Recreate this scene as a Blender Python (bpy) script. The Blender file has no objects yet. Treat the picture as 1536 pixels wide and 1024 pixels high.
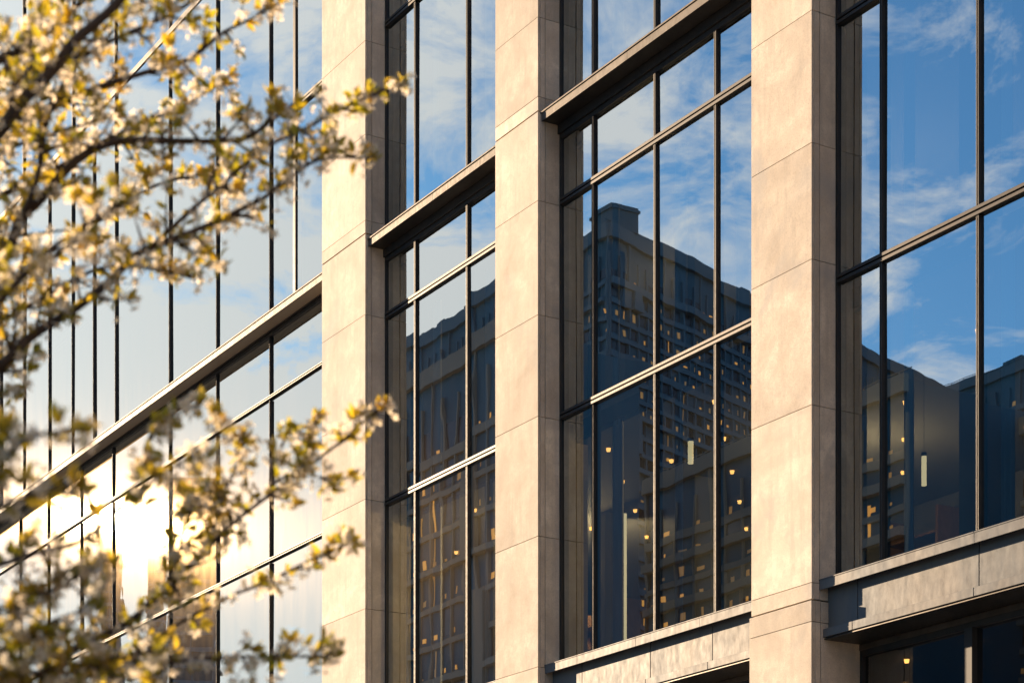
import bpy, bmesh, math, random
from mathutils import Vector, Matrix, noise

random.seed(7)
SC = bpy.context.scene
COL = SC.collection

# ------------------------------------------------------------------ camera
F = 3220.8            # focal length in photo pixels (1536 wide)
TH = 0.540655         # heading of the facade relative to the view axis
S, CS = math.sin(TH), math.cos(TH)
YH = 1613.2           # horizon row (a shift lens pointed level)
EYE = 1.6
cam = bpy.data.cameras.new('camera')
cam.sensor_width = 36.0
cam.lens = F / 1536 * 36
cam.shift_y = (YH - 512) / 1536
cam.clip_start = 0.2
cam.clip_end = 6000
cam.dof.use_dof = True
cam.dof.focus_distance = 33.0
cam.dof.aperture_fstop = 5.6
cam.dof.aperture_blades = 0
camo = bpy.data.objects.new('camera', cam)
COL.objects.link(camo)
camo.location = (0, 0, EYE)
camo.rotation_euler = (math.pi / 2, 0, math.pi / 2 - TH)
SC.camera = camo

# ------------------------------------------------------------------ sun and sky
sund = Vector((-3062, -1158, 833)).normalized()
sun_el = math.asin(sund.z)
sun_az = math.atan2(sund.x, sund.y)
sl = bpy.data.lights.new('sun', 'SUN')
sl.energy = 5.0
sl.angle = math.radians(0.53)
sl.color = (1.0, 0.73, 0.47)
suno = bpy.data.objects.new('sun', sl)
suno.rotation_euler = sund.to_track_quat('Z', 'Y').to_euler()
suno.location = (0, -20, 60)
COL.objects.link(suno)

W = bpy.data.worlds.new('World')
SC.world = W
W.use_nodes = True
nt = W.node_tree
nt.nodes.clear()
def N(t, typ, **kw):
    n = t.nodes.new(typ)
    for k, v in kw.items():
        if k.startswith('i_'):
            n.inputs[int(k[2:]) if k[2:].isdigit() else k[2:].replace('_', ' ')].default_value = v
        else:
            setattr(n, k, v)
    return n
def mth(t, op, a, b=None, clamp=False):
    n = t.nodes.new('ShaderNodeMath'); n.operation = op; n.use_clamp = clamp
    for i, v in enumerate((a, b)):
        if v is None: continue
        if isinstance(v, (int, float)): n.inputs[i].default_value = v
        else: t.links.new(v, n.inputs[i])
    return n.outputs[0]
def ramp(t, fac, stops, interp='LINEAR'):
    n = t.nodes.new('ShaderNodeValToRGB'); n.color_ramp.interpolation = interp
    e = n.color_ramp.elements
    while len(e) < len(stops): e.new(0.5)
    for i, (p, c) in enumerate(stops):
        e[i].position = p
        e[i].color = (c, c, c, 1) if isinstance(c, (int, float)) else (*c, 1)
    t.links.new(fac, n.inputs[0])
    return n.outputs[0]
def mixc(t, fac, a, b, blend='MIX'):
    n = t.nodes.new('ShaderNodeMix'); n.data_type = 'RGBA'; n.blend_type = blend
    for s, v in ((n.inputs[0], fac), (n.inputs[6], a), (n.inputs[7], b)):
        if isinstance(v, (int, float)): s.default_value = v
        elif isinstance(v, tuple): s.default_value = (*v, 1)
        else: t.links.new(v, s)
    return n.outputs[2]

sky = N(nt, 'ShaderNodeTexSky', sky_type='NISHITA', sun_disc=False, sun_elevation=sun_el,
        sun_rotation=sun_az, altitude=100.0, air_density=1.0, dust_density=0.25, ozone_density=2.0)
tc = N(nt, 'ShaderNodeTexCoord')
sep = N(nt, 'ShaderNodeSeparateXYZ')
nt.links.new(tc.outputs['Generated'], sep.inputs[0])
zz = mth(nt, 'MAXIMUM', sep.outputs[2], 0.0)
zd = mth(nt, 'ADD', zz, 0.16)
cmb = N(nt, 'ShaderNodeCombineXYZ')
nt.links.new(mth(nt, 'DIVIDE', sep.outputs[0], zd), cmb.inputs[0])
nt.links.new(mth(nt, 'DIVIDE', sep.outputs[1], zd), cmb.inputs[1])
n1 = N(nt, 'ShaderNodeTexNoise', i_Scale=6.5, i_Detail=10.0, i_Roughness=0.66, i_Distortion=0.5)
n2 = N(nt, 'ShaderNodeTexNoise', i_Scale=1.6, i_Detail=2.0, i_Roughness=0.5)
nt.links.new(cmb.outputs[0], n1.inputs['Vector']); nt.links.new(cmb.outputs[0], n2.inputs['Vector'])
cl = mth(nt, 'ADD', mth(nt, 'MULTIPLY', n1.outputs[0], 0.68), mth(nt, 'MULTIPLY', n2.outputs[0], 0.42))
dpn = N(nt, 'ShaderNodeVectorMath', operation='DOT_PRODUCT')
nt.links.new(tc.outputs['Generated'], dpn.inputs[0]); dpn.inputs[1].default_value = sund
near2 = mth(nt, 'POWER', mth(nt, 'MAXIMUM', dpn.outputs['Value'], 0.0), 32.0)
mask = ramp(nt, mth(nt, 'ADD', cl, mth(nt, 'MULTIPLY', near2, 0.25)), [(0.56, 0.0), (0.62, 0.4), (0.70, 1.0)])
# clouds brighter toward the sun
dp = N(nt, 'ShaderNodeVectorMath', operation='DOT_PRODUCT')
nt.links.new(tc.outputs['Generated'], dp.inputs[0]); dp.inputs[1].default_value = sund
near = mth(nt, 'POWER', mth(nt, 'MAXIMUM', dp.outputs['Value'], 0.0), 6.0)
ccol = mixc(nt, near, (10.6, 10.8, 11.8), (9.8, 9.1, 8.3))
skyc = mixc(nt, 0.92, sky.outputs[0], (0.52, 1.02, 1.40), 'MULTIPLY')
fin = mixc(nt, mth(nt, 'MULTIPLY', mask, 0.92), skyc, ccol)
bg = N(nt, 'ShaderNodeBackground', i_Strength=0.060)
out = N(nt, 'ShaderNodeOutputWorld')
nt.links.new(fin, bg.inputs[0]); nt.links.new(bg.outputs[0], out.inputs[0])

SC.view_settings.view_transform = 'Standard'
SC.view_settings.look = 'None'
SC.view_settings.exposure = 1.3
SC.view_settings.gamma = 1.0
SC.cycles.use_denoising = True
SC.cycles.max_bounces = 10
SC.cycles.glossy_bounces = 5
SC.cycles.transparent_max_bounces = 16
SC.cycles.sample_clamp_indirect = 6.0
SC.cycles.caustics_reflective = False
SC.cycles.caustics_refractive = False

# ------------------------------------------------------------------ materials
def mat(name, color, rough=0.6, metal=0.0, **kw):
    m = bpy.data.materials.new(name); m.use_nodes = True
    b = m.node_tree.nodes['Principled BSDF']
    b.inputs['Base Color'].default_value = (*color, 1)
    b.inputs['Roughness'].default_value = rough
    b.inputs['Metallic'].default_value = metal
    for k, v in kw.items(): b.inputs[k.replace('_', ' ')].default_value = v
    return m
def bumpin(m, h, dist, strength=1.0):
    t = m.node_tree; b = t.nodes['Principled BSDF']
    bp = N(t, 'ShaderNodeBump'); bp.inputs['Distance'].default_value = dist; bp.inputs['Strength'].default_value = strength
    t.links.new(h, bp.inputs['Height']); t.links.new(bp.outputs[0], b.inputs['Normal'])
def pos(t, scale=(1, 1, 1), off=(0, 0, 0)):
    g = N(t, 'ShaderNodeNewGeometry'); mp = N(t, 'ShaderNodeMapping')
    mp.inputs['Scale'].default_value = scale; mp.inputs['Location'].default_value = off
    t.links.new(g.outputs['Position'], mp.inputs[0]); return mp.outputs[0]
def tex(t, v, scale, detail=4, rough=0.5, dist=0.0):
    n = N(t, 'ShaderNodeTexNoise', i_Scale=scale, i_Detail=detail, i_Roughness=rough, i_Distortion=dist)
    t.links.new(v, n.inputs['Vector']); return n.outputs[0]

def stone_mat():
    m = mat('limestone', (0.5, 0.42, 0.33), 0.78); t = m.node_tree; b = t.nodes['Principled BSDF']
    oi = N(t, 'ShaderNodeObjectInfo')
    v = pos(t)
    addv = N(t, 'ShaderNodeVectorMath', operation='ADD')
    sc = N(t, 'ShaderNodeVectorMath', operation='SCALE'); cb = N(t, 'ShaderNodeCombineXYZ')
    for i in range(3): t.links.new(oi.outputs['Random'], cb.inputs[i])
    t.links.new(cb.outputs[0], sc.inputs[0]); sc.inputs['Scale'].default_value = 37.0
    t.links.new(v, addv.inputs[0]); t.links.new(sc.outputs[0], addv.inputs[1])
    vv = addv.outputs[0]
    big = tex(t, vv, 1.3, 6, 0.6, 0.4)
    mid = tex(t, vv, 7.0, 6, 0.65)
    mp = N(t, 'ShaderNodeMapping'); mp.inputs['Scale'].default_value = (9, 9, 0.7); t.links.new(vv, mp.inputs[0])
    streak = tex(t, mp.outputs[0], 1.0, 4, 0.6)
    fine = tex(t, vv, 70.0, 3, 0.7)
    a = mixc(t, ramp(t, big, [(0.33, 0.0), (0.68, 1.0)]), (0.43, 0.35, 0.262), (0.74, 0.63, 0.49))
    a = mixc(t, ramp(t, mid, [(0.42, 0.0), (0.6, 0.6)]), a, (0.50, 0.42, 0.33))
    a = mixc(t, ramp(t, streak, [(0.50, 0.0), (0.72, 0.42)]), a, (0.36, 0.31, 0.25))
    a = mixc(t, ramp(t, fine, [(0.52, 0.0), (0.66, 0.55)]), a, (0.30, 0.25, 0.19))
    stain_dapple = tex(t, v, 0.55, 5, 0.62, 0.8)  # stains that double as painted soft dapples of tree shadow
    a = mixc(t, ramp(t, stain_dapple, [(0.55, 0.0), (0.68, 0.55)]), a, (0.34, 0.32, 0.29))
    hv = N(t, 'ShaderNodeHueSaturation'); t.links.new(a, hv.inputs['Color'])
    t.links.new(mth(t, 'ADD', mth(t, 'MULTIPLY', oi.outputs['Random'], 0.32), 0.87), hv.inputs['Value'])
    t.links.new(hv.outputs[0], b.inputs['Base Color'])
    h = mth(t, 'ADD', mth(t, 'MULTIPLY', fine, 0.5), mth(t, 'MULTIPLY', mid, 1.2))
    bumpin(m, h, 0.005, 0.7)
    return m
def metal_mat(name, c1, c2, rough, metal, scale=3.0, streaky=True):
    m = mat(name, c1, rough, metal); t = m.node_tree; b = t.nodes['Principled BSDF']
    v = pos(t, (1, 1, 0.45) if streaky else (1, 1, 1))
    n = tex(t, v, scale, 6, 0.62, 0.5); n2_ = tex(t, v, scale * 9, 4, 0.6)
    a = mixc(t, ramp(t, n, [(0.38, 0.0), (0.66, 1.0)]), c1, c2)
    a = mixc(t, ramp(t, n2_, [(0.6, 0.0), (0.75, 0.18)]), a, tuple(x * 0.55 for x in c1))
    t.links.new(a, b.inputs['Base Color'])
    r = mth(t, 'ADD', mth(t, 'MULTIPLY', n2_, 0.3), rough - 0.15, True)
    t.links.new(r, b.inputs['Roughness'])
    bumpin(m, n, 0.01, 0.07)
    b.inputs['Specular IOR Level'].default_value = 0.32
    return m
M = {}
M['stone'] = stone_mat()
M['core'] = mat('mortar_dark', (0.09, 0.075, 0.06), 0.9)
M['mull'] = metal_mat('bronze_anodised_metal', (0.026, 0.025, 0.025), (0.042, 0.035, 0.030), 0.5, 0.35, 4)
M['ledge'] = metal_mat('weathered_bronze_sheet', (0.060, 0.047, 0.036), (0.10, 0.08, 0.062), 0.6, 0.25, 2.2)
M['zinc'] = metal_mat('weathered_zinc_sheet', (0.09, 0.10, 0.11), (0.135, 0.125, 0.115), 0.6, 0.2, 1.2)
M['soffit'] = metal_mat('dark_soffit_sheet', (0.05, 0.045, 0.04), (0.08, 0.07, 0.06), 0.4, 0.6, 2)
M['soffit_bounce'] = mat('bounce_lit_soffit_sheet', (0.34, 0.27, 0.19), 0.5)  # soffit colour lightened to stand for bounced light under the left ledge
M['gasket'] = mat('black_gasket', (0.012, 0.012, 0.013), 0.6)

def glass_mat(name, refl, tint, refl_tint, glow_w=0.0010, glow_r=0.17):
    m = bpy.data.materials.new(name); m.use_nodes = True; t = m.node_tree; t.nodes.clear()
    o = N(t, 'ShaderNodeOutputMaterial')
    tr = N(t, 'ShaderNodeBsdfTransparent'); tr.inputs[0].default_value = (*tint, 1)
    g = N(t, 'ShaderNodeBsdfGlossy', distribution='GGX'); g.inputs['Color'].default_value = (*refl_tint, 1); g.inputs['Roughness'].default_value = 0.0
    g2 = N(t, 'ShaderNodeBsdfGlossy', distribution='GGX'); g2.inputs['Color'].default_value = (1, 0.72, 0.38, 1); g2.inputs['Roughness'].default_value = glow_r  # wide gold-tinted lobe imitating the sun's glow on the glass
    v = pos(t, (1, 1, 0.6))
    h = tex(t, v, 0.9, 2, 0.45)
    bp = N(t, 'ShaderNodeBump'); bp.inputs['Distance'].default_value = 0.0009; bp.inputs['Strength'].default_value = 1.0
    t.links.new(h, bp.inputs['Height']); t.links.new(bp.outputs[0], g.inputs['Normal'])
    fr = N(t, 'ShaderNodeFresnel'); fr.inputs[0].default_value = 1.5
    fac = mth(t, 'ADD', mth(t, 'MULTIPLY', fr.outputs[0], 1.1), refl, True)
    mx = N(t, 'ShaderNodeMixShader'); t.links.new(fac, mx.inputs[0]); t.links.new(tr.outputs[0], mx.inputs[1]); t.links.new(g.outputs[0], mx.inputs[2])
    smudge_glow = tex(t, pos(t, (3, 3, 0.5)), 1.6, 5, 0.6)  # smudge streaks that break up the imitated sun glow
    mx2 = N(t, 'ShaderNodeMixShader'); t.links.new(mth(t, 'MULTIPLY', ramp(t, smudge_glow, [(0.3, 0.5), (0.7, 1.6)]), glow_w), mx2.inputs[0])
    t.links.new(mx.outputs[0], mx2.inputs[1]); t.links.new(g2.outputs[0], mx2.inputs[2])
    g3 = N(t, 'ShaderNodeBsdfGlossy', distribution='GGX'); g3.inputs['Color'].default_value = (1, 0.82, 0.52, 1); g3.inputs['Roughness'].default_value = 0.075  # tighter gold-tinted lobe for the core of the imitated sun glow
    mx3 = N(t, 'ShaderNodeMixShader', i_0=0.0075)
    t.links.new(mx2.outputs[0], mx3.inputs[1]); t.links.new(g3.outputs[0], mx3.inputs[2])
    t.links.new(mx3.outputs[0], o.inputs[0])
    return m
M['glass'] = glass_mat('coated_window_glass', 0.36, (0.34, 0.43, 0.48), (0.86, 0.96, 1.0))
M['glass_dark'] = glass_mat('dark_window_glass', 0.12, (0.35, 0.40, 0.43), (0.8, 0.88, 0.95))

def emis(name, col, s):
    m = bpy.data.materials.new(name); m.use_nodes = True; b = m.node_tree.nodes['Principled BSDF']
    b.inputs['Base Color'].default_value = (*col, 1); b.inputs['Emission Color'].default_value = (*col, 1)
    b.inputs['Emission Strength'].default_value = s
    try: m.cycles.emission_sampling = 'NONE'
    except Exception: pass
    return m
M['lampwarm'] = emis('warm_lamp', (1.0, 0.42, 0.09), 2.6)
M['lampsoft'] = emis('soft_lamp_tube', (1.0, 0.70, 0.34), 0.85)
M['litwin'] = emis('lit_window', (1.0, 0.42, 0.09), 0.34)
M['litdim'] = emis('dim_lit_window', (1.0, 0.45, 0.13), 0.10)
M['litamber'] = emis('amber_blind_window', (1.0, 0.50, 0.20), 0.035)
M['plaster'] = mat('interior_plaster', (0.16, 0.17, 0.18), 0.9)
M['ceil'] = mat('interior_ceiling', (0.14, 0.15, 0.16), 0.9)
M['carpet'] = mat('interior_carpet', (0.06, 0.06, 0.065), 0.95)
M['wood'] = metal_mat('timber_panelling', (0.16, 0.09, 0.045), (0.26, 0.15, 0.075), 0.5, 0.0, 5)
M['curtain'] = mat('sheer_curtain', (0.62, 0.64, 0.66), 0.9)
M['shelfm'] = mat('shelf_board', (0.20, 0.16, 0.12), 0.7)

# ------------------------------------------------------------------ mesh helpers
def box(bm, x0, x1, y0, y1, z0, z1, bev=0.0):
    vs = [bm.verts.new((x, y, z)) for z in (z0, z1) for y in (y0, y1) for x in (x0, x1)]
    fs = [bm.faces.new([vs[i] for i in q]) for q in ((0, 2, 3, 1), (4, 5, 7, 6), (0, 1, 5, 4), (2, 6, 7, 3), (0, 4, 6, 2), (1, 3, 7, 5))]
    if bev > 0:
        es = {e for f in fs for e in f.edges}
        bmesh.ops.bevel(bm, geom=list(es), offset=bev, segments=2, affect='EDGES', profile=0.6)
def obj(name, bm, m, parent=None, smooth=False, origin=None):
    me = bpy.data.meshes.new(name)
    if origin is not None: bmesh.ops.translate(bm, verts=bm.verts, vec=-Vector(origin))
    bmesh.ops.recalc_face_normals(bm, faces=bm.faces)
    bm.to_mesh(me); bm.free()
    if smooth: me.polygons.foreach_set('use_smooth', [True] * len(me.polygons))
    for mm in (m if isinstance(m, list) else [m]): me.materials.append(mm)
    o = bpy.data.objects.new(name, me); COL.objects.link(o)
    if origin is not None: o.location = origin
    if parent is not None: o.parent = parent
    return o
def empty(name, loc=(0, 0, 0)):
    o = bpy.data.objects.new(name, None); o.empty_display_size = 0.3; o.location = loc; COL.objects.link(o); return o
def tag(o, label=None, cat=None, group=None, kind=None):
    for k, v in (('label', label), ('category', cat), ('group', group), ('kind', kind)):
        if v: o[k] = v
    return o
def B(name, x0, x1, y0, y1, z0, z1, m, parent=None, bev=0.0):
    bm = bmesh.new(); box(bm, x0, x1, y0, y1, z0, z1, bev); return obj(name, bm, m, parent)

# ------------------------------------------------------------------ ground
gm = mat('paving_ground', (0.42, 0.36, 0.28), 0.85)
bm = bmesh.new(); box(bm, -3000, 3000, -3000, 3000, -0.5, -0.15); tag(obj('ground', bm, gm), kind='structure')
am = mat('asphalt', (0.05, 0.05, 0.052), 0.9); bumpin(am, tex(am.node_tree, pos(am.node_tree), 60, 3), 0.004)
bm = bmesh.new(); box(bm, -600, 300, -3, 9, -0.15, -0.12); tag(obj('road', bm, am), kind='structure')
pvm = mat('pavement_slabs', (0.30, 0.28, 0.25), 0.8); t = pvm.node_tree
bk = N(t, 'ShaderNodeTexBrick'); bk.inputs['Scale'].default_value = 1.0; bk.inputs['Color1'].default_value = (0.56, 0.48, 0.38, 1)
bk.inputs['Color2'].default_value = (0.50, 0.43, 0.34, 1); bk.inputs['Mortar'].default_value = (0.12, 0.11, 0.10, 1); bk.inputs['Mortar Size'].default_value = 0.01
t.links.new(pos(t), bk.inputs['Vector']); t.links.new(bk.outputs[0], t.nodes['Principled BSDF'].inputs['Base Color'])
bm = bmesh.new(); box(bm, -600, 300, 9, 40, -0.15, 0.0); tag(obj('pavement', bm, pvm), kind='structure')
bm = bmesh.new(); box(bm, -600, 300, -8, -3, -0.15, 0.0); tag(obj('pavement', bm, pvm), kind='structure')

# ------------------------------------------------------------------ the building
H = EYE
GY = 18.43            # glass plane
bld = empty('office_building', (-30, 18, 0))
tag(bld, 'limestone and glass office building with tall piers, bronze window frames and metal ledges', 'building')
BL = (30, -18, 0)
def P(o, parent=bld):
    o.parent = parent
    if parent is bld: o.location = Vector(o.location) + Vector(BL)
    return o
def BP(name, *a, **k):
    return P(B(name, *a, **k))

def prism_z(bm, pts, z0, z1):
    lo = [bm.verts.new((x, y, z0)) for x, y in pts]; hi = [bm.verts.new((x, y, z1)) for x, y in pts]
    bm.faces.new(lo[::-1]); bm.faces.new(hi)
    for i in range(len(pts)):
        j = (i + 1) % len(pts); bm.faces.new((lo[i], lo[j], hi[j], hi[i]))

TOPZ = 35.0
J3 = [2.2, 4.3, 6.534, 8.62, 10.53, 12.15, 13.97, 15.39, 15.63, 16.9, 18.9, 20.8, 22.7, 23.75, 25.7, 27.7, 29.7, 31.7]
J4 = [2.1, 4.2, 6.004, 6.288, 6.524, 8.87, 10.79, 12.33, 14.08, 15.39, 15.8, 17.6, 19.4, 21.2, 22.9, 23.75, 25.7, 27.7, 29.7, 31.7]
J2 = [2.2, 4.3, 6.534, 8.59, 10.6, 12.2, 13.99, 15.47, 15.72, 17.3, 19.02, 20.9, 22.7, 23.75, 25.7, 27.7, 29.7, 31.7]
GROOVE = {15.39, 15.47, 6.288}
def pier(x0, x1, joints):
    """core shaft with stone panels hung on it: wide front panels, and on both returns a narrow edge strip and a wider panel"""
    core = BP('pier', x0 + 0.05, x1 - 0.05, 18.05, 18.95, 0, TOPZ, M['core'])
    zs = [0.0] + [j + H for j in joints] + [TOPZ]
    for i in range(len(zs) - 1):
        za, zb = zs[i], zs[i + 1]
        jb = 0.02 if any(abs(za - H - g) < 1e-3 for g in GROOVE) else 0.0035
        jt = 0.0035
        base = zb - H <= 6.30
        e = 0.018 if base else 0.0
        d = random.uniform(-0.0015, 0.0015)
        a, b = za + jb, zb - jt
        def panel(*q):
            o = B('stone_panel', *q, a, b, M['stone'], None, 0.004); o.parent = core; o.location = (0, 0, 0)
            o.matrix_parent_inverse = Matrix.Identity(4)
            o.location = Vector(o.location)
            return o
        ps = []
        ps.append(panel(x0 - e, x1 + e, 18.0 - e + d, 18.045))
        for sx, xx in ((-1, x0), (1, x1)):
            lo = (xx - e, xx + 0.045) if sx < 0 else (xx - 0.045, xx + e)
            ps.append(panel(lo[0], lo[1], 18.0485, 18.13))
            inset = 0.004
            lo2 = (xx + inset - e, xx + 0.045) if sx < 0 else (xx - 0.045, xx - inset + e)
            ps.append(panel(lo2[0], lo2[1], 18.142, 18.95))
    return core
pier(-37.036, -35.221, J2)
pier(-30.518, -29.177, J3)
pier(-23.596, -22.290, J4)
pier(-16.75, -15.44, J3)
pier(-9.9, -8.6, J2)
pier(-66.0, -64.3, J2)

YF = GY - 0.045       # front of mullion caps
def mullion(par, x, z0, z1, w=0.05):
    bm = bmesh.new()
    box(bm, x - w / 2, x - 0.007, YF, GY + 0.10, z0, z1, 0.003)
    box(bm, x + 0.007, x + w / 2, YF, GY + 0.10, z0, z1, 0.003)
    box(bm, x - 0.007, x + 0.007, YF + 0.02, GY + 0.09, z0, z1)
    return obj('mullion', bm, M['mull'], par)
def transom(par, x0, x1, z, w=0.11):
    bm = bmesh.new()
    h = w / 2
    box(bm, x0, x1, YF - 0.015, GY + 0.10, z - h, z - 0.012, 0.003)
    box(bm, x0, x1, YF - 0.015, GY + 0.10, z + 0.012, z + h, 0.003)
    box(bm, x0, x1, YF + 0.02, GY + 0.09, z - 0.012, z + 0.012)
    return obj('transom', bm, M['mull'], par)
def pane(par, x0, x1, z0, z1, y=GY, m=None):
    cx, cz = (x0 + x1) / 2, (z0 + z1) / 2
    bm = bmesh.new()
    hx, hz = (x1 - x0) / 2 + 0.012, (z1 - z0) / 2 + 0.012
    vs = [bm.verts.new((sx * hx, 0, sz * hz)) for sx, sz in ((-1, -1), (1, -1), (1, 1), (-1, 1))]
    bm.faces.new(vs)
    me = bpy.data.meshes.new('pane'); bm.to_mesh(me); bm.free(); me.materials.append(m or M['glass'])
    o = bpy.data.objects.new('pane', me); COL.objects.link(o); o.parent = par
    o.location = (cx, y, cz)
    o.rotation_euler = (math.radians(random.gauss(0, 0.09)), 0, math.radians(random.gauss(0, 0.11)))
    return o
def curtain(par, x0, x1, z0, z1, seed):
    r = random.Random(seed); bm = bmesh.new(); n = max(6, int((x1 - x0) / 0.025)); prev = None
    for i in range(n + 1):
        x = x0 + (x1 - x0) * i / n; y = GY + 0.30 + 0.035 * math.sin(i * 1.35) + r.uniform(-0.006, 0.006)
        c = (bm.verts.new((x, y, z0)), bm.verts.new((x, y, z1)), bm.verts.new((x, y + 0.004, z0)), bm.verts.new((x, y + 0.004, z1)))
        if prev:
            bm.faces.new((prev[0], c[0], c[1], prev[1])); bm.faces.new((prev[2], prev[3], c[3], c[2]))
        prev = c
    return obj('curtain', bm, M['curtain'], par)

def window(x0, x1, z0, z1, mulls, trans, drapes=(), w=0.05, tw=0.11):
    """frame mesh with mullions, transoms and one pane per opening as its sub-parts (z above eye level)"""
    z0 += H; z1 += H
    bm = bmesh.new(); fw = 0.05
    box(bm, x0 + 0.003, x0 + fw, YF + 0.015, GY + 0.12, z0, z1, 0.003)
    box(bm, x1 - fw, x1 - 0.003, YF + 0.015, GY + 0.12, z0, z1, 0.003)
    box(bm, x0 + fw, x1 - fw, YF + 0.015, GY + 0.12, z0, z0 + 0.05, 0.003)
    box(bm, x0 + fw, x1 - fw, YF + 0.015, GY + 0.12, z1 - 0.075, z1, 0.003)
    fr = P(obj('window', bm, M['mull']))
    xs = [x0 + fw] + list(mulls) + [x1 - fw]
    zs = [z0 + 0.05] + [t_ + H for t_ in trans] + [z1 - 0.075]
    for t_ in zs[1:-1]: transom(fr, x0 + fw, x1 - fw, t_, tw)
    for mx_ in mulls:
        for a, b in zip(zs[:-1], zs[1:]):
            mullion(fr, mx_, a + (0.0625 if a != zs[0] else 0), b - (0.0625 if b != zs[-1] else 0), w)
    for i in range(len(xs) - 1):
        for j in range(len(zs) - 1):
            a = xs[i] + (w / 2 if i else 0); b = xs[i + 1] - (w / 2 if i < len(xs) - 2 else 0)
            c = zs[j] + (0.0625 if j else 0); d = zs[j + 1] - (0.0625 if j < len(zs) - 2 else 0)
            pane(fr, a, b, c, d)
    for k, (a, b, c, d) in enumerate(drapes): curtain(fr, a, b, c + H, d + H, k * 7 + int(abs(x0) * 10))
    return fr

L0, TB, TA, LB, LT = 6.60, 10.575, 14.01, 15.10, 15.39
T3, T4, L2B, L2T = 19.38, 22.35, 23.45, 23.75
bays = [
    (-35.22, -30.52, [-34.034, -32.151]),
    (-29.175, -23.598, [-28.182, -26.484, -24.96]),
    (-22.288, -16.752, [-21.359, -19.575, -17.85]),
    (-15.438, -9.902, [-14.4, -12.7, -11.1]),
]
def dr(x0, x1, ms, z0, z1):
    out_ = []; edges = [x0] + ms
    for i, e in enumerate(edges):
        if i == 0: continue
        out_.append((e + 0.05, e + 0.05 + random.uniform(0.18, 0.34), z0, z1))
    return out_
for (a, b, ms) in bays:
    window(a, b, L0, LB, ms, [TB, TA], dr(a, b, ms, TB + 0.2, TA - 0.1) + dr(a, b, ms, L0 + 0.1, TB - 0.3)[:2])
    window(a, b, LT, L2B, ms, [T3, T4] if a != -35.22 else [T3], dr(a, b, ms, LT + 0.1, T3 - 0.3))
    window(a, b, L2T, 31.9, ms, [27.6])
# the long glazed bay left of the second pier
window(-64.3, -37.04, L0, 15.225, [-61.6, -58.9, -56.4, -54.1, -51.6, -49.35, -45.74, -43.038, -40.286], [TB, 13.9], [], 0.028, 0.06)
window(-64.3, -39.136, LT, 23.69, [-62.6, -60.4, -58.1, -56.085, -54.028, -52.242, -50.693, -49.173, -45.74, -43.038, -40.286], [], [], 0.028)
window(-39.13, -37.04, LT, 23.69, [], [T3], [])
window(-64.3, -37.04, 23.695, 31.9, [-60.2, -56.1, -52.2, -49.2, -45.74, -42.4, -39.7], [27.6], [])

# ledges between the tall windows (fascia, soffit and top flashing as one folded sheet section)
def ledge(x0, x1, zb, zt, sm='soffit'):
    y0, y1 = 18.058, 18.50
    core_ = [(y0, zt), (y0, zt - 0.15), (y0 + 0.02, zt - 0.15), (y0 + 0.02, zt - 0.155), (y1, zt - 0.155), (y1, zt + 0.0)]
    bm = bmesh.new()
    cuts = [x0 + 0.002]
    while cuts[-1] + 3.4 < x1: cuts.append(cuts[-1] + 2.45)
    cuts.append(x1 - 0.002)
    for a_, b_2 in zip(cuts[:-1], cuts[1:]): box(bm, a_ + 0.002, b_2 - 0.002, y0, y0 + 0.022, zt - 0.15, zt - 0.028, 0.004)
    box(bm, x0 + 0.002, x1 - 0.002, y0 - 0.018, y0 + 0.40, zt - 0.025, zt, 0.004)
    o = P(obj('ledge', bm, M['ledge']))
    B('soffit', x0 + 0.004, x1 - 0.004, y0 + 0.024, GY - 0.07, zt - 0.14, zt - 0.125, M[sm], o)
    B('frame_head', x0 + 0.004, x1 - 0.004, GY - 0.066, GY + 0.05, zb + 0.003, zt - 0.03, M['mull'], o, 0.003)
    return o
for (a, b) in [(-35.221, -30.518), (-29.177, -23.596), (-22.29, -16.75), (-15.44, -9.9), (-64.3, -37.036)]:
    if a == -64.3: ledge(a, b, 15.23 + H, LT + H, 'soffit_bounce')
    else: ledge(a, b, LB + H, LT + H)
    if a != -64.3: ledge(a, b, L2B + H, L2T + H)

# spandrel and sill under the tall windows, recessed shop glazing below
def spandrel(x0, x1, joints, capj):
    zs = 6.56 + H
    xs = [x0] + capj + [x1]
    bm = bmesh.new()
    for a, b in zip(xs[:-1], xs[1:]):
        box(bm, a + 0.002, b - 0.003, 18.125, 18.145, zs - 0.128, zs - 0.004, 0.003)
        box(bm, a + 0.002, b - 0.003, 18.118, GY - 0.06, zs - 0.003, zs + 0.014, 0.004)
    sill = P(obj('sill', bm, M['zinc']))
    body = BP('spandrel', x0 + 0.01, x1 - 0.01, 18.305, 18.80, 5.80 + H, 6.50 + H, M['gasket'])
    xs = [x0] + joints + [x1]
    for a, b in zip(xs[:-1], xs[1:]):
        B('metal_panel', a + 0.008, b - 0.008, 18.27 + random.uniform(-.002, .002), 18.30, 5.93 + H, 6.545 + H, M['zinc'], body, 0.004)
        B('lip', a + 0.005, b - 0.005, 18.18, 18.301, 5.81 + H, 5.92 + H, M['zinc'], body, 0.005)
    B('soffit', x0 + 0.004, x1 - 0.004, 18.20, 18.88, 5.782 + H, 5.795 + H, M['soffit'], body)
    B('trim', x0 + 0.004, x1 - 0.004, 18.80, 18.84, 5.70 + H, 5.778 + H, M['ledge'], body, 0.004)
    return body
spandrel(-35.221, -30.518, [-34.0, -32.1], [-33.2])
spandrel(-29.177, -23.596, [-28.3, -26.42, -24.86], [-28.22, -26.6, -24.98])
spandrel(-22.29, -16.75, [-21.68, -19.42], [-19.35])
spandrel(-15.44, -9.9, [-13.6, -11.8], [-12.7])
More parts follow.
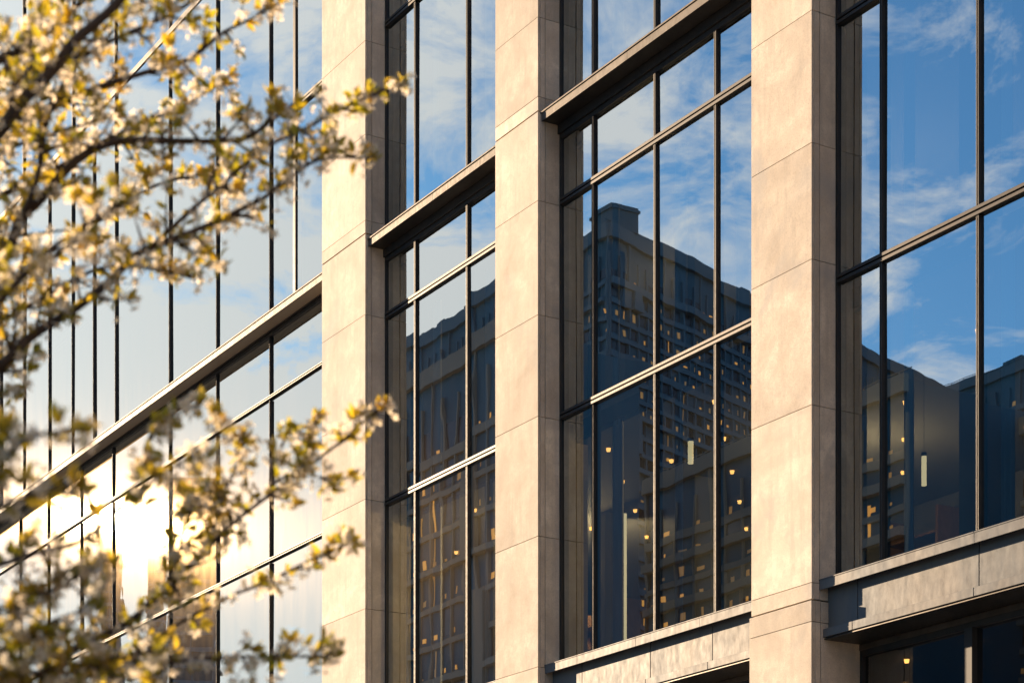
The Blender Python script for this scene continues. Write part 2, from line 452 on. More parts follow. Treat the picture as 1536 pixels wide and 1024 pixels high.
spandrel(-64.3, -37.036, [-58.9, -54.1, -49.3, -45.7, -43.0, -40.3], [-55, -46, -41])

GY2 = 18.86
def shopfront(x0, x1, mulls):
    z0, z1 = 0.25, 5.70 + H
    bm = bmesh.new()
    box(bm, x0 + 0.003, x0 + 0.07, GY2 - 0.05, GY2 + 0.1, z0, z1, 0.004); box(bm, x1 - 0.07, x1 - 0.003, GY2 - 0.05, GY2 + 0.1, z0, z1, 0.004)
    box(bm, x0 + 0.07, x1 - 0.07, GY2 - 0.05, GY2 + 0.1, z1 - 0.08, z1, 0.004); box(bm, x0 + 0.003, x1 - 0.003, GY2 - 0.06, GY2 + 0.12, 0.0, z0 - 0.003, 0.004)
    fr = P(obj('shop_window', bm, M['mull']))
    xs = [x0 + 0.07] + mulls + [x1 - 0.07]
    tz = 3.0 + H
    for x in mulls: B('mullion', x - 0.07, x + 0.07, GY2 - 0.09, GY2 + 0.1, z0, z1 - 0.08, M['gasket'], fr, 0.004)
    for i in range(len(xs) - 1):
        a = xs[i] + (0.07 if i else 0); b = xs[i + 1] - (0.07 if i < len(xs) - 2 else 0)
        B('transom', a, b, GY2 - 0.05, GY2 + 0.08, tz - 0.05, tz + 0.05, M['mull'], fr, 0.004)
        pane(fr, a, b, z0, tz - 0.05, GY2, M['glass_dark']); pane(fr, a, b, tz + 0.05, z1 - 0.08, GY2, M['glass_dark'])
shopfront(-35.22, -30.52, [-32.9])
shopfront(-29.175, -23.598, [-26.4])
shopfront(-22.288, -16.752, [-20.15, -18.4])
shopfront(-15.438, -9.902, [-12.7])
shopfront(-64.3, -37.04, [-59, -54, -49, -44, -40])

# roof, side and rear walls
BP('roof', -66, -8.6, 18.2, 34.0, TOPZ + 0.004, TOPZ + 0.5, M['zinc'], bev=0.02)
BP('parapet', -66, -8.6, 18.0, 18.19, TOPZ + 0.004, TOPZ + 1.1, M['stone'], bev=0.01)
BP('side_wall', -8.59, -8.2, 18.1, 34.0, 0, TOPZ, M['stone'], bev=0.01)
BP('side_wall', -66.4, -66.01, 18.1, 34.0, 0, TOPZ, M['stone'], bev=0.01)
BP('rear_wall', -66, -8.6, 33.6, 34.0, 0, TOPZ, M['stone'], bev=0.01)

# interior: floors, ceilings with lamps, back wall, columns, shelving
rl = random.Random(3)
def slab(z, th, lampn):
    s = BP('floor_slab', -64.2, -8.7, GY + 0.26, 33.5, z + H - th, z + H, M['carpet'])
    B('ceiling', -64.1, -8.8, GY + 0.30, 33.4, z + H - th - 0.06, z + H - th - 0.003, M['ceil'], s)
    for k in range(lampn):
        x = -36.4 + (k % 15) * 1.45; y = GY + 0.9 + (k // 15) * 1.25; r_ = 0.03
        bm = bmesh.new(); bmesh.ops.create_cone(bm, cap_ends=True, segments=10, radius1=r_, radius2=r_ * 1.3, depth=0.05)
        o = obj('ceiling_lamp', bm, M['lampwarm'], s); o.location = (x, y, z + H - th - 0.086)
slab(6.35, 0.35, 45); slab(10.52, 0.25, 75); slab(15.30, 0.30, 0); slab(19.3, 0.25, 0); slab(23.6, 0.3, 0); slab(27.6, 0.25, 0); slab(32.0, 0.3, 0)
BP('back_wall', -64.2, -8.7, 26.0, 26.2, 0.0, 33.3, M['plaster'])
for x in (-61, -56, -51, -46, -41, -36.1, -32.6, -29.85, -26.0, -22.95, -19.1, -16.1, -12.5):
    for (z0, z1) in ((6.353, 10.2), (10.523, 14.93), (15.303, 18.98)):
        BP('interior_column', x - 0.22, x + 0.22, 21.4, 21.84, z0 + H, z1 + H, M['plaster'], bev=0.02)
# timber fins and shelving against the back wall
rp = random.Random(11)
for (z0, z1) in ((6.354, 10.2), (10.524, 14.93), (0.2, 5.9)):
    x = -37.0
    while x < -14:
        w_ = rp.uniform(0.9, 1.8)
        bm = bmesh.new(); zz_ = z0 + H; hh = min(z1 + H, zz_ + rp.uniform(2.2, 3.6))
        y0 = 25.2 - rp.choice((0, 0, 1.5, 3.0)); 
        box(bm, x, x + 0.06, y0, y0 + 0.5, zz_, hh); box(bm, x + w_ - 0.06, x + w_, y0, y0 + 0.5, zz_, hh)
        k = zz_ + 0.05
        while k < hh - 0.1:
            box(bm, x + 0.062, x + w_ - 0.062, y0 + 0.01, y0 + 0.49, k, k + 0.04); k += 0.42
        P(obj('timber_shelving', bm, M['wood']))
        x += w_ + rp.uniform(0.3, 2.2)

# interior lamps seen through the glass
def at_glass(px, py, y):
    """point at depth plane y on the sight line through photo pixel (used once to read positions off the photograph)"""
    p = px - 768; k = y / (CS * p + S * F)
    return Vector(((S * p - CS * F) * k, y, EYE + (YH - py) * k))
def hanging_tube(px, y0, y1, depth, rad, label, ceil_z):
    a = at_glass(px, y0, depth); b = at_glass(px, y1, depth)
    e_ = empty('tube_lamp', (a.x, a.y, b.z)); tag(e_, label, 'lamp')
    bm = bmesh.new(); bmesh.ops.create_cone(bm, cap_ends=True, segments=16, radius1=rad, radius2=rad, depth=a.z - b.z)
    o = obj('lamp_tube', bm, M['lampsoft'], e_, True); o.location = (0, 0, (a.z - b.z) / 2)
    bm = bmesh.new(); bmesh.ops.create_cone(bm, cap_ends=True, segments=16, radius1=rad * 1.15, radius2=rad * 1.15, depth=0.05)
    o = obj('cap', bm, M['mull'], e_); o.location = (0, 0, a.z - b.z + 0.026)
    L_ = ceil_z + H - a.z - 0.05
    if L_ > 0.05:
        bm = bmesh.new(); bmesh.ops.create_cone(bm, cap_ends=True, segments=8, radius1=0.003, radius2=0.003, depth=L_)
        o = obj('cable', bm, M['gasket'], e_); o.location = (0, 0, a.z - b.z + 0.05 + L_ / 2)
hanging_tube(937, 770, 968, 20.6, 0.036, 'long slim glowing tube lamp low in the middle window bay', 10.2)
hanging_tube(1036, 662, 695, 20.0, 0.045, 'short glowing tube lamp right of centre in the middle window bay', 10.2)
hanging_tube(1362, 656, 738, 20.2, 0.038, 'left and taller of two glowing tube lamps in the right window bay', 10.2)
hanging_tube(1386, 684, 728, 20.9, 0.036, 'right and shorter of two glowing tube lamps in the right window bay', 10.2)

# bare point lights, added without fittings, to light the rooms
for (x, y, z, e_) in ((-33, 21.5, 9.2, 260), (-26.5, 22.5, 9.2, 120), (-19.5, 23.5, 9.2, 8), (-26.5, 23.5, 13.2, 50), (-33, 23, 13.2, 80), (-19, 22, 4.4, 14)):
    l = bpy.data.lights.new('room_light', 'POINT'); l.energy = e_; l.color = (1.0, 0.56, 0.22); l.shadow_soft_size = 0.15
    o = bpy.data.objects.new('room_light', l); o.location = (x, y, z + H); COL.objects.link(o)
# ------------------------------------------------------------------ the far side of the city, seen as reflections in the glass
def mirror_pt(px, depth):
    """ground point across the street whose reflection in the facade stands at photo column px, at the given optical distance"""
    q = (px - 768) / F * depth
    return Vector((S * q - CS * depth, 2 * GY - (CS * q + S * depth)))
M['tower'] = metal_mat('dark_tower_cladding', (0.025, 0.085, 0.135), (0.045, 0.115, 0.165), 0.55, 0.0, 0.05)
M['towerband'] = mat('tower_floor_band', (0.07, 0.13, 0.18), 0.7)
M['towerpale'] = mat('pale_tower_concrete', (0.24, 0.21, 0.18), 0.8)
M['towerglass'] = mat('tower_window_glass', (0.012, 0.018, 0.026), 0.25)
rc = random.Random(5)
def oriented(bm, o, u, v, a0, a1, b0, b1, z0, z1):
    vs = [bm.verts.new((o.x + u.x * a + v.x * b, o.y + u.y * a + v.y * b, z)) for z in (z0, z1) for b in (b0, b1) for a in (a0, a1)]
    for q in ((0, 2, 3, 1), (4, 5, 7, 6), (0, 1, 5, 4), (2, 6, 7, 3), (0, 4, 6, 2), (1, 3, 7, 5)): bm.faces.new([vs[i] for i in q])
def tower(name, pts, h, label, faces, floor=3.7, litp=0.10, col='tower', band='towerband', fin=3.3, crown=None, plant=True):
    c = sum(pts, Vector((0, 0))) / len(pts)
    root = empty(name, (c.x, c.y, 0)); tag(root, label, 'building')
    rel = [p_ - c for p_ in pts]
    bm = bmesh.new(); prism_z(bm, [(p_.x, p_.y) for p_ in rel], -0.15, h); obj('wall', bm, M[col], root)
    for fi in faces:
        a, b = rel[fi], rel[(fi + 1) % len(rel)]
        L_ = (b - a).length; u = (b - a) / L_; v = Vector((u.y, -u.x))
        if v.dot((a + b) / 2) < 0: v = -v
        bm = bmesh.new(); lit = bmesh.new(); dk = bmesh.new()
        n = int((h - 9) / floor); nb = max(2, int(L_ / fin)); st = L_ / nb
        for k in range(n):
            z = 4 + k * floor
            oriented(bm, a, u, v, 0, L_, 0.003, rc.choice((0.5, 0.5, 1.2)), z, z + rc.choice((0.8, 0.9, 1.3)))
            run = 0
            for j in range(nb):
                if run <= 0 and rc.random() < litp * 0.9: run = rc.randint(1, 3)
                if run > 0 and z > 30:
                    run -= 1
                    w0 = st * j + 0.3 + rc.random() * 0.8; z1_ = z + 1.5; hh = rc.uniform(0.5, 1.7)
                    oriented(lit, a, u, v, w0, w0 + st * rc.uniform(0.06, 0.34), 0.02, 0.06, z1_, z1_ + hh * rc.uniform(0.4, 1))
                elif rc.random() < litp * 0.35 and z < h - 20:
                    w0 = st * j + 0.3 + rc.random() * 0.8
                    oriented(lit, a, u, v, w0, w0 + st * rc.uniform(0.05, 0.2), 0.07, 0.1, z + 0.8, z + floor * rc.uniform(0.6, 2.4))
                elif rc.random() < 0.05:
                    oriented(bm, a, u, v, st * j + 0.2, st * (j + 1) - 0.2, 0.01, rc.uniform(0.6, 1.6), z, z + floor * rc.choice((1, 2, 3)))
                elif rc.random() < 0.6:
                    oriented(dk, a, u, v, st * j + 0.4, st * (j + 1) - 0.3, 0.01, 0.05, z + 1.4, z + floor - 0.1)
        for j in range(nb + 1):
            oriented(bm, a, u, v, st * j - 0.18, st * j + 0.18, 0.004, 0.42, 4, h - 4.5 if j % 4 else h - 1)
        oriented(bm, a, u, v, -0.3, L_ + 0.3, 0.004, 0.9, h - 1.6, h + 0.9)
        tag(obj('floor_bands', bm, M[band], root))
        lit.faces.ensure_lookup_table()
        for q in range(0, len(lit.faces), 6):
            mi = rc.choice((0, 0, 1, 1, 1, 2))
            for w_ in range(6): lit.faces[q + w_].material_index = mi
        if len(lit.verts): tag(obj('lit_windows', lit, [M['litwin'], M['litdim'], M['litamber']], root), kind='stuff')
        else: lit.free()
        if len(dk.verts): tag(obj('dark_windows', dk, M['towerglass'], root), kind='stuff')
        else: dk.free()
        # roof edge railing
        if plant:
            bm = bmesh.new(); x = 0
            while x < L_:
                oriented(bm, a, u, v, x, x + 0.14, -0.8, -0.66, h + 0.9, h + 2.0); x += 4.8
            for zz_ in (1.9,): oriented(bm, a, u, v, 0, L_, -0.8, -0.68, h + zz_, h + zz_ + 0.14)
            obj('roof_railing', bm, M[band], root)
            for k in range(max(1, int(L_ / 11))):
                bm = bmesh.new(); p0 = rc.uniform(4, L_ - 8)
                oriented(bm, a, u, v, p0, p0 + rc.uniform(3, 7), -6, -0.9, h + 0.004, h + rc.uniform(1.2, 3.0)); obj('plant_room', bm, M[col], root)
    return root
C0 = mirror_pt(915, 400)
Lf = mirror_pt(600, 469); Lf.y = C0.y
R0 = C0 + 146 * Vector((-0.34, -0.94)).normalized()
# unseen stone building added on the right: its sunlit wall warms the pier returns
sb = empty('bounce_building', (36, 25, 0)); tag(sb, 'unseen pale stone building added off to the right to bounce low sun onto the piers', 'building')
bm = bmesh.new(); box(bm, -6, 10, -50, 50, -0.15, 34); obj('wall', bm, M['stone'], sb)
bm = bmesh.new(); box(bm, -6.5, 10.5, -50.5, 50.5, 34.004, 34.9); obj('cornice', bm, M['stone'], sb)
for fz in range(8):
    bm = bmesh.new()
    for fy in range(24): box(bm, -6.06, -6.004, -48 + fy * 4.1, -46.6 + fy * 4.1, 1.6 + fz * 4, 3.8 + fz * 4)
    obj('window_row', bm, M['towerglass'], sb)
tower('glass_tower', [C0, Lf, Lf + Vector((-20, -130)), R0], 158 + H,
      'dark wedge shaped office tower mirrored in the middle windows, stepping down to the right', [0, 3], litp=0.34, floor=3.3, fin=2.9)
# raised core above the corner of the tower
cc = C0 + Vector((-13, -8))
bm = bmesh.new(); box(bm, 1.5, 11.8, 0.5, 6.5, 158 + H + 0.9, 163.5 + H); box(bm, 3, 6, 2, 5, 163.5 + H + 0.004, 164.6 + H); box(bm, 1.2, 12.1, 0.2, 6.8, 162.5 + H, 163.0 + H)
q_ = obj('rooftop_core', bm, M['tower']); q_.location = (cc.x, cc.y, 0); tower_root = bpy.data.objects['glass_tower']; q_.parent = tower_root; q_.location = Vector((cc.x, cc.y, 0)) - tower_root.location
A1 = mirror_pt(1400, 560); A2 = Vector((A1.x + 190, A1.y))
tower('office_slab', [A1, A2, A2 + Vector((0, -40)), A1 + Vector((0, -40))], 176 + H,
      'long dark office block behind the wedge tower, mirrored at the right edge of the picture', [0], litp=0.12, fin=4.0)
A1 = mirror_pt(1375, 330); A2 = Vector((A1.x + 110, A1.y))
tower('office_slab', [A1, A2, A2 + Vector((0, -24)), A1 + Vector((0, -24))], 94 + H,
      'lower gridded office block with bright roof rail, mirrored low in the right window bay', [0], litp=0.3, floor=4.2, fin=5.2, band='towerpale')
A1 = mirror_pt(985, 350); A2 = Vector((A1.x + 60, A1.y))
tower('office_slab', [A1, A2, A2 + Vector((0, -24)), A1 + Vector((0, -24))], 96 + H,
      'mid rise gridded office block in front of the wedge tower, mirrored in the middle window bay', [0, 3], litp=0.5, floor=3.6, fin=4.4, band='towerpale')
A1 = mirror_pt(590, 330); A2 = Vector((A1.x + 34, A1.y))
tower('office_slab', [A1, A2, A2 + Vector((0, -24)), A1 + Vector((0, -24))], 104 + H,
      'mid rise block with tall lit openings, mirrored in the narrow second window bay', [0], litp=0.5, floor=5.5, fin=3.4, band='towerpale')
for pa, pb, ytop, dep, lab in ((256, 320, 722, 580, 'tall slender brown tower mirrored behind the blossom in the left glazing'),
                               (147, 176, 812, 700, 'narrow pale tower mirrored under the low sun in the left glazing'),
                               (222, 244, 812, 760, 'thin tower mirrored just right of the low sun in the left glazing')):
    a = mirror_pt(pa, dep); b = mirror_pt(pb, dep)
    w_ = (b - a); nrm = Vector((w_.y, -w_.x)).normalized()
    if nrm.dot(a) < 0: nrm = -nrm
    hgt = (YH - ytop) / F * dep + H
    tower('slender_tower', [a, b, b + nrm * w_.length, a + nrm * w_.length], hgt, lab, [0, 1, 3], litp=0.02, col='towerpale', band='towerband', floor=4.5, fin=4.5, plant=False)
# ------------------------------------------------------------------ blossoming tree close to the camera
def petal_mat():
    m = bpy.data.materials.new('white_blossom_petal'); m.use_nodes = True; t = m.node_tree; t.nodes.clear()
    o = N(t, 'ShaderNodeOutputMaterial'); v = pos(t)
    c = mixc(t, ramp(t, tex(t, v, 9.0, 2), [(0.35, 0.0), (0.65, 1.0)]), (0.92, 0.79, 0.58), (0.93, 0.87, 0.73))
    d = N(t, 'ShaderNodeBsdfDiffuse'); tr = N(t, 'ShaderNodeBsdfTranslucent')
    t.links.new(c, d.inputs[0]); t.links.new(c, tr.inputs[0])
    mx = N(t, 'ShaderNodeMixShader', i_0=0.65); t.links.new(d.outputs[0], mx.inputs[1]); t.links.new(tr.outputs[0], mx.inputs[2])
    t.links.new(mx.outputs[0], o.inputs[0]); return m
def leaf_mat():
    m = bpy.data.materials.new('young_leaf'); m.use_nodes = True; t = m.node_tree; t.nodes.clear()
    o = N(t, 'ShaderNodeOutputMaterial'); v = pos(t)
    c = mixc(t, ramp(t, tex(t, v, 14.0, 2), [(0.35, 0.0), (0.65, 1.0)]), (0.16, 0.14, 0.015), (0.30, 0.22, 0.03))
    c2 = mixc(t, ramp(t, tex(t, v, 14.0, 2), [(0.35, 0.0), (0.65, 1.0)]), (0.44, 0.40, 0.015), (0.74, 0.50, 0.03))
    d = N(t, 'ShaderNodeBsdfDiffuse'); tr = N(t, 'ShaderNodeBsdfTranslucent'); gl = N(t, 'ShaderNodeBsdfGlossy'); gl.inputs['Roughness'].default_value = 0.38
    t.links.new(c, d.inputs[0]); t.links.new(c2, tr.inputs[0])
    mx = N(t, 'ShaderNodeMixShader', i_0=0.65); t.links.new(d.outputs[0], mx.inputs[1]); t.links.new(tr.outputs[0], mx.inputs[2])
    m2 = N(t, 'ShaderNodeMixShader', i_0=0.06); t.links.new(mx.outputs[0], m2.inputs[1]); t.links.new(gl.outputs[0], m2.inputs[2])
    t.links.new(m2.outputs[0], o.inputs[0]); return m
M['petal'] = petal_mat(); M['leaf'] = leaf_mat()
M['bark'] = mat('dark_bark', (0.055, 0.038, 0.028), 0.85); bumpin(M['bark'], tex(M['bark'].node_tree, pos(M['bark'].node_tree, (1, 1, 1)), 90, 4), 0.003)
M['anther'] = mat('flower_centre', (0.42, 0.30, 0.08), 0.7)

rt = random.Random(21)
FW = Vector((-CS, S, 0)); RT = Vector((S, CS, 0)); UP = Vector((0, 0, 1))
def cp(px, py, d): return RT * ((px - 768) / F * d) + FW * d + UP * (EYE + (YH - py) / F * d)
class Buf:
    def __init__(s): s.v = []; s.f = []; s.m = []
    def add(s, vs, fs, mi=0):
        b = len(s.v); s.v += [tuple(v) for v in vs]; s.f += [tuple(i + b for i in f) for f in fs]; s.m += [mi] * len(fs)
    def build(s, name, mats, parent, smooth=False):
        me = bpy.data.meshes.new(name); me.from_pydata(s.v, [], s.f); me.update()
        for m in mats: me.materials.append(m)
        me.polygons.foreach_set('material_index', s.m)
        if smooth: me.polygons.foreach_set('use_smooth', [True] * len(me.polygons))
        o = bpy.data.objects.new(name, me); COL.objects.link(o); o.parent = parent; return o
def rv(a=1.0): return Vector((rt.gauss(0, a), rt.gauss(0, a), rt.gauss(0, a)))
def tube(buf, pts, rads, seg=7):
    prev = None; n = len(pts)
    ref = Vector((0.3, 0.2, 0.93))
    rings = []
    for i in range(n):
        d = (pts[min(i + 1, n - 1)] - pts[max(i - 1, 0)]).normalized()
        a = d.cross(ref).normalized(); b = d.cross(a)
        rings.append([pts[i] + (a * math.cos(2 * math.pi * k / seg) + b * math.sin(2 * math.pi * k / seg)) * rads[i] for k in range(seg)])
    vs = [v for r in rings for v in r]; fs = []
    for i in range(n - 1):
        for k in range(seg):
            fs.append((i * seg + k, i * seg + (k + 1) % seg, (i + 1) * seg + (k + 1) % seg, (i + 1) * seg + k))
    fs.append(tuple(range(seg))[::-1]); fs.append(tuple((n - 1) * seg + k for k in range(seg)))
    buf.add(vs, fs)
def smooth_path(pts, rads, k=5):
    op = []; orr = []
    n = len(pts)
    for i in range(n - 1):
        p0, p1, p2, p3 = pts[max(i - 1, 0)], pts[i], pts[i + 1], pts[min(i + 2, n - 1)]
        for j in range(k):
            t_ = j / k
            op.append(0.5 * ((2 * p1) + (p2 - p0) * t_ + (2 * p0 - 5 * p1 + 4 * p2 - p3) * t_ * t_ + (3 * p1 - p0 - 3 * p2 + p3) * t_ ** 3))
            orr.append(rads[i] + (rads[i + 1] - rads[i]) * t_)
    op.append(pts[-1]); orr.append(rads[-1]); return op, orr
def flower(bb, p, d, size):
    d = d.normalized(); a = d.orthogonal().normalized(); b = d.cross(a); ph = rt.random() * 6.28
    open_ = rt.uniform(0.15, 0.75)
    for k in range(5):
        an = ph + k * 1.2566 + rt.uniform(-0.12, 0.12)
        r = (a * math.cos(an) + b * math.sin(an)); r = (r + d * open_ * rt.uniform(0.6, 1.3)).normalized()
        s_ = d.cross(r).normalized(); up = r.cross(s_)
        L_ = size * rt.uniform(0.85, 1.12); w_ = L_ * rt.uniform(0.21, 0.29)
        vs = [p + r * 0.001, p + r * L_ * 0.45 + s_ * w_ * 0.9 + up * w_ * 0.35, p + r * L_ * 0.8 + s_ * w_ * 0.75 + up * w_ * 0.2, p + r * L_ * 0.98 - up * w_ * 0.1,
              p + r * L_ * 0.8 - s_ * w_ * 0.75 + up * w_ * 0.2, p + r * L_ * 0.45 - s_ * w_ * 0.9 + up * w_ * 0.35, p + r * L_ * 0.55]
        bb.add(vs, [(0, 1, 6), (1, 2, 6), (2, 3, 6), (3, 4, 6), (4, 5, 6), (5, 0, 6)], 0)
    for k in range(4):
        q = p + d * 0.001; e_ = (d + rv(0.35)).normalized() * size * 0.42; w_ = a * 0.0009
        bb.add([q - w_, q + w_, q + e_ + w_ * 1.4, q + e_ - w_ * 1.4], [(0, 1, 2, 3)], 1)
def leaf(lb, p, d, size):
    d = d.normalized(); s_ = d.cross(rv().normalized()).normalized(); up = d.cross(s_)
    w_ = size * rt.uniform(0.19, 0.27); c = rt.uniform(0.0, 0.25)
    vs = [p, p + d * size * 0.35 + s_ * w_ + up * w_ * 0.4, p + d * size * 0.7 + s_ * w_ * 0.75 + up * (w_ * 0.4 - size * c * 0.3), p + d * size - up * size * c,
          p + d * size * 0.7 - s_ * w_ * 0.75 + up * (w_ * 0.4 - size * c * 0.3), p + d * size * 0.35 - s_ * w_ + up * w_ * 0.4,
          p + d * size * 0.35, p + d * size * 0.7 - up * size * c * 0.35]
    lb.add(vs, [(0, 1, 6), (1, 2, 7, 6), (2, 3, 7), (3, 4, 7), (4, 5, 6, 7), (5, 0, 6)])
def spur(bb, lb, wb, p, d, big, nf, nl):
    """a short spur: a tuft of young leaves and a cluster of flowers on stalks"""
    d = d.normalized()
    for k in range(nf):
        e_ = (d * 0.5 + rv(0.75) + UP * -0.15).normalized(); L_ = rt.uniform(0.012, 0.042) * big
        q = p + e_ * L_
        tube(wb, [p, q], [0.0011, 0.0008], 3)
        flower(bb, q, (e_ + rv(0.35)), rt.uniform(0.0130, 0.0175) * big)
    for k in range(nl):
        e_ = (d * 0.9 + rv(0.55) + UP * 0.35).normalized()
        leaf(lb, p + e_ * rt.uniform(0.0, 0.008), e_, rt.uniform(0.020, 0.040) * big)
def twig(bb, lb, wb, p, d, L_, r, big, dens, leafy, depth=0):
    n = max(3, int(L_ / 0.03)); pts = [p]; dd = d.normalized()
    for i in range(n):
        dd = (dd + rv(0.12) + UP * 0.035).normalized(); pts.append(pts[-1] + dd * (L_ / n))
    tube(wb, pts, [r * (1 - 0.75 * i / n) for i in range(n + 1)], 5)
    for i in range(1, n + 1):
        if rt.random() < dens:
            side = (rv(1.0) + dd * 0.3).normalized()
            spur(bb, lb, wb, pts[i], side, big, rt.choice((0, 1, 1, 2, 2, 3)), rt.choice((2, 3, 3, 4)) if rt.random() < leafy + 0.2 else 0)
        if depth == 0 and L_ > 0.22 and rt.random() < 0.22:
            s_ = (dd + rv(0.6)).normalized(); twig(bb, lb, wb, pts[i], s_, L_ * rt.uniform(0.25, 0.5), r * 0.6, big, dens, leafy, 1)
    spur(bb, lb, wb, pts[-1], dd, big, 2, rt.choice((3, 4, 5)))

tree = empty('flowering_tree', (0, 0, 0))
CROTCH = RT * -2.35 + FW * 5.1 + UP * 1.75
tree.location = (CROTCH.x, CROTCH.y, 0)
tag(tree, 'blossoming tree with white flowers and yellow green young leaves reaching in from the left', 'tree')
def tl(o): o.location = -tree.location; return o
b_ = Buf(); base = Vector((CROTCH.x - 0.15, CROTCH.y + 0.1, -0.12))
pp, rr = smooth_path([base, base.lerp(CROTCH, 0.12) + Vector((0.02, 0, 0)), base.lerp(CROTCH, 0.5) + Vector((0.05, 0.03, 0)), CROTCH, CROTCH + UP * 0.25 + RT * 0.1], [0.22, 0.15, 0.125, 0.13, 0.07], 6)
tube(b_, pp, rr, 14); tl(b_.build('trunk', [M['bark']], tree, True))

def branch(pix, r0, r1, side=(0.2, 0.45), step=0.06, dens=0.8, leafy=0.6, big=1.0, start=None, bare=0.0, flat=0.5):
    side = (side[0] * 0.85, side[1] * 0.8); r0 *= 0.48; r1 *= 0.8; step *= 0.48; dens = min(0.9, dens * 0.95)
    pts = [cp(*q) for q in pix]
    if start is None: start = [CROTCH + UP * 0.1, CROTCH.lerp(pts[0], 0.5) + UP * -0.06]
    pts = list(start) + pts
    n = len(pts); ra = [max(r1, r0 * 1.5)] * 0
    rads = []
    for i in range(n):
        k = max(0, i - len(start)) / max(1, n - 1 - len(start))
        rads.append((r0 + (r1 - r0) * k) * (1.0 + 0.35 * max(0, len(start) - i)))
    pp, rr = smooth_path(pts, rads, 6)
    wb, bb, lb = Buf(), Buf(), Buf()
    tube(wb, pp, rr, 9)
    i0 = 6 * max(0, len(start) - 1) if len(start) > 1 else 0
    acc = 0.0; tot = sum((pp[i + 1] - pp[i]).length for i in range(i0, len(pp) - 1)); run = 0.0
    for i in range(i0, len(pp) - 1):
        d = pp[i + 1] - pp[i]; L_ = d.length; acc += L_; run += L_
        f_ = run / tot
        while acc > step:
            acc -= step
            if f_ < bare: continue
            s_ = (rv(1.0)); s_ = s_ - FW * s_.dot(FW) * flat
            s_ = (s_.normalized() * 0.9 + d.normalized() * 0.8 + UP * 0.12).normalized()
            q = pp[i].lerp(pp[i + 1], rt.random())
            fall = 1.0 - 0.72 * f_
            if rt.random() < 0.7:
                twig(bb, lb, wb, q, s_, rt.uniform(*side) * fall, 0.0035 + 0.003 * fall, big, dens, leafy)
            else:
                spur(bb, lb, wb, q + s_ * rr[i], s_, big, rt.choice((1, 2, 3)), rt.choice((0, 2, 3)))
    spur(bb, lb, wb, pp[-1], pp[-1] - pp[-2], big, 3, 5)
    o = tl(wb.build('branch', [M['bark']], tree, True))
    q = bb.build('blossoms', [M['petal'], M['anther']], o); tag(q, kind='stuff')
    q = lb.build('leaves', [M['leaf']], o); tag(q, kind='stuff')
    return pp

# long upper limbs
branch([(-140, 640, 5.2), (0, 400, 5.0), (30, 330, 5.0), (62, 298, 5.0), (118, 238, 5.0), (180, 212, 5.05), (270, 212, 5.1), (320, 212, 5.1), (370, 206, 5.1), (405, 183, 5.1), (440, 156, 5.1)], 0.030, 0.004, (0.16, 0.42), 0.045)
branch([(-170, 420, 4.7), (0, 196, 4.6), (30, 155, 4.6), (75, 110, 4.6), (112, 62, 4.6), (150, 30, 4.6), (190, -10, 4.6), (250, -80, 4.6)], 0.032, 0.010, (0.16, 0.42), 0.040)
branch([(-160, 330, 5.6), (0, 118, 5.4), (30, 75, 5.4), (56, 25, 5.4), (72, -20, 5.4), (100, -90, 5.4)], 0.024, 0.008, (0.16, 0.40), 0.045)
P1 = cp(30, 330, 5.0)
branch([(55, 270, 4.95), (70, 185, 4.9), (92, 130, 4.85), (120, 80, 4.8)], 0.012, 0.004, (0.12, 0.34), 0.045, start=[P1])
branch([(-180, 700, 5.0), (0, 549, 4.8), (45, 506, 4.8), (115, 461, 4.8), (165, 421, 4.8), (200, 386, 4.85), (228, 370, 4.85), (282, 350, 4.9), (340, 325, 5.0), (400, 294, 5.0), (432, 270, 5.0), (478, 240, 5.1), (552, 236, 5.1)], 0.026, 0.003, (0.10, 0.28), 0.05, bare=0.12, leafy=0.55)
P2 = cp(228, 370, 4.85)
branch([(290, 312, 4.9), (330, 281, 5.0), (370, 241, 5.1), (412, 214, 5.2), (452, 196, 5.3), (512, 164, 5.4), (560, 142, 5.5), (600, 128, 5.5)], 0.010, 0.0035, (0.07, 0.17), 0.062, start=[P2], bare=0.18, leafy=0.75, dens=0.6)
branch([(-160, 260, 5.3), (60, 170, 5.3), (150, 130, 5.3), (250, 100, 5.3), (292, 84, 5.3), (330, 52, 5.3), (366, 34, 5.3), (398, 18, 5.3)], 0.018, 0.003, (0.10, 0.27), 0.05)
branch([(-150, 420, 5.7), (90, 250, 5.7), (200, 192, 5.7), (272, 160, 5.7), (322, 130, 5.7), (342, 114, 5.7)], 0.016, 0.003, (0.10, 0.26), 0.05)
branch([(-150, 520, 5.9), (60, 400, 5.9), (150, 330, 5.9), (230, 280, 5.9), (300, 262, 5.9), (350, 250, 5.9)], 0.014, 0.003, (0.10, 0.26), 0.05)
branch([(-160, 560, 4.2), (-20, 470, 4.1), (50, 395, 4.1), (110, 350, 4.1), (190, 300, 4.15)], 0.016, 0.004, (0.10, 0.26), 0.055, bare=0.15)
branch([(-160, 600, 5.4), (60, 450, 5.3), (160, 400, 5.3), (240, 405, 5.3), (290, 418, 5.3)], 0.012, 0.003, (0.10, 0.22), 0.055)
branch([(-100, 200, 5.0), (60, 60, 5.0), (150, -20, 5.0), (220, -60, 5.0)], 0.018, 0.006, (0.16, 0.36), 0.05)
branch([(60, 120, 4.9), (170, 60, 4.9), (260, 20, 4.9), (320, -20, 4.9)], 0.012, 0.004, (0.12, 0.30), 0.05, start=[cp(-40, 180, 4.9)])
branch([(-120, 300, 5.5), (0, 230, 5.5), (80, 200, 5.5), (150, 180, 5.5)], 0.012, 0.004, (0.14, 0.34), 0.05)
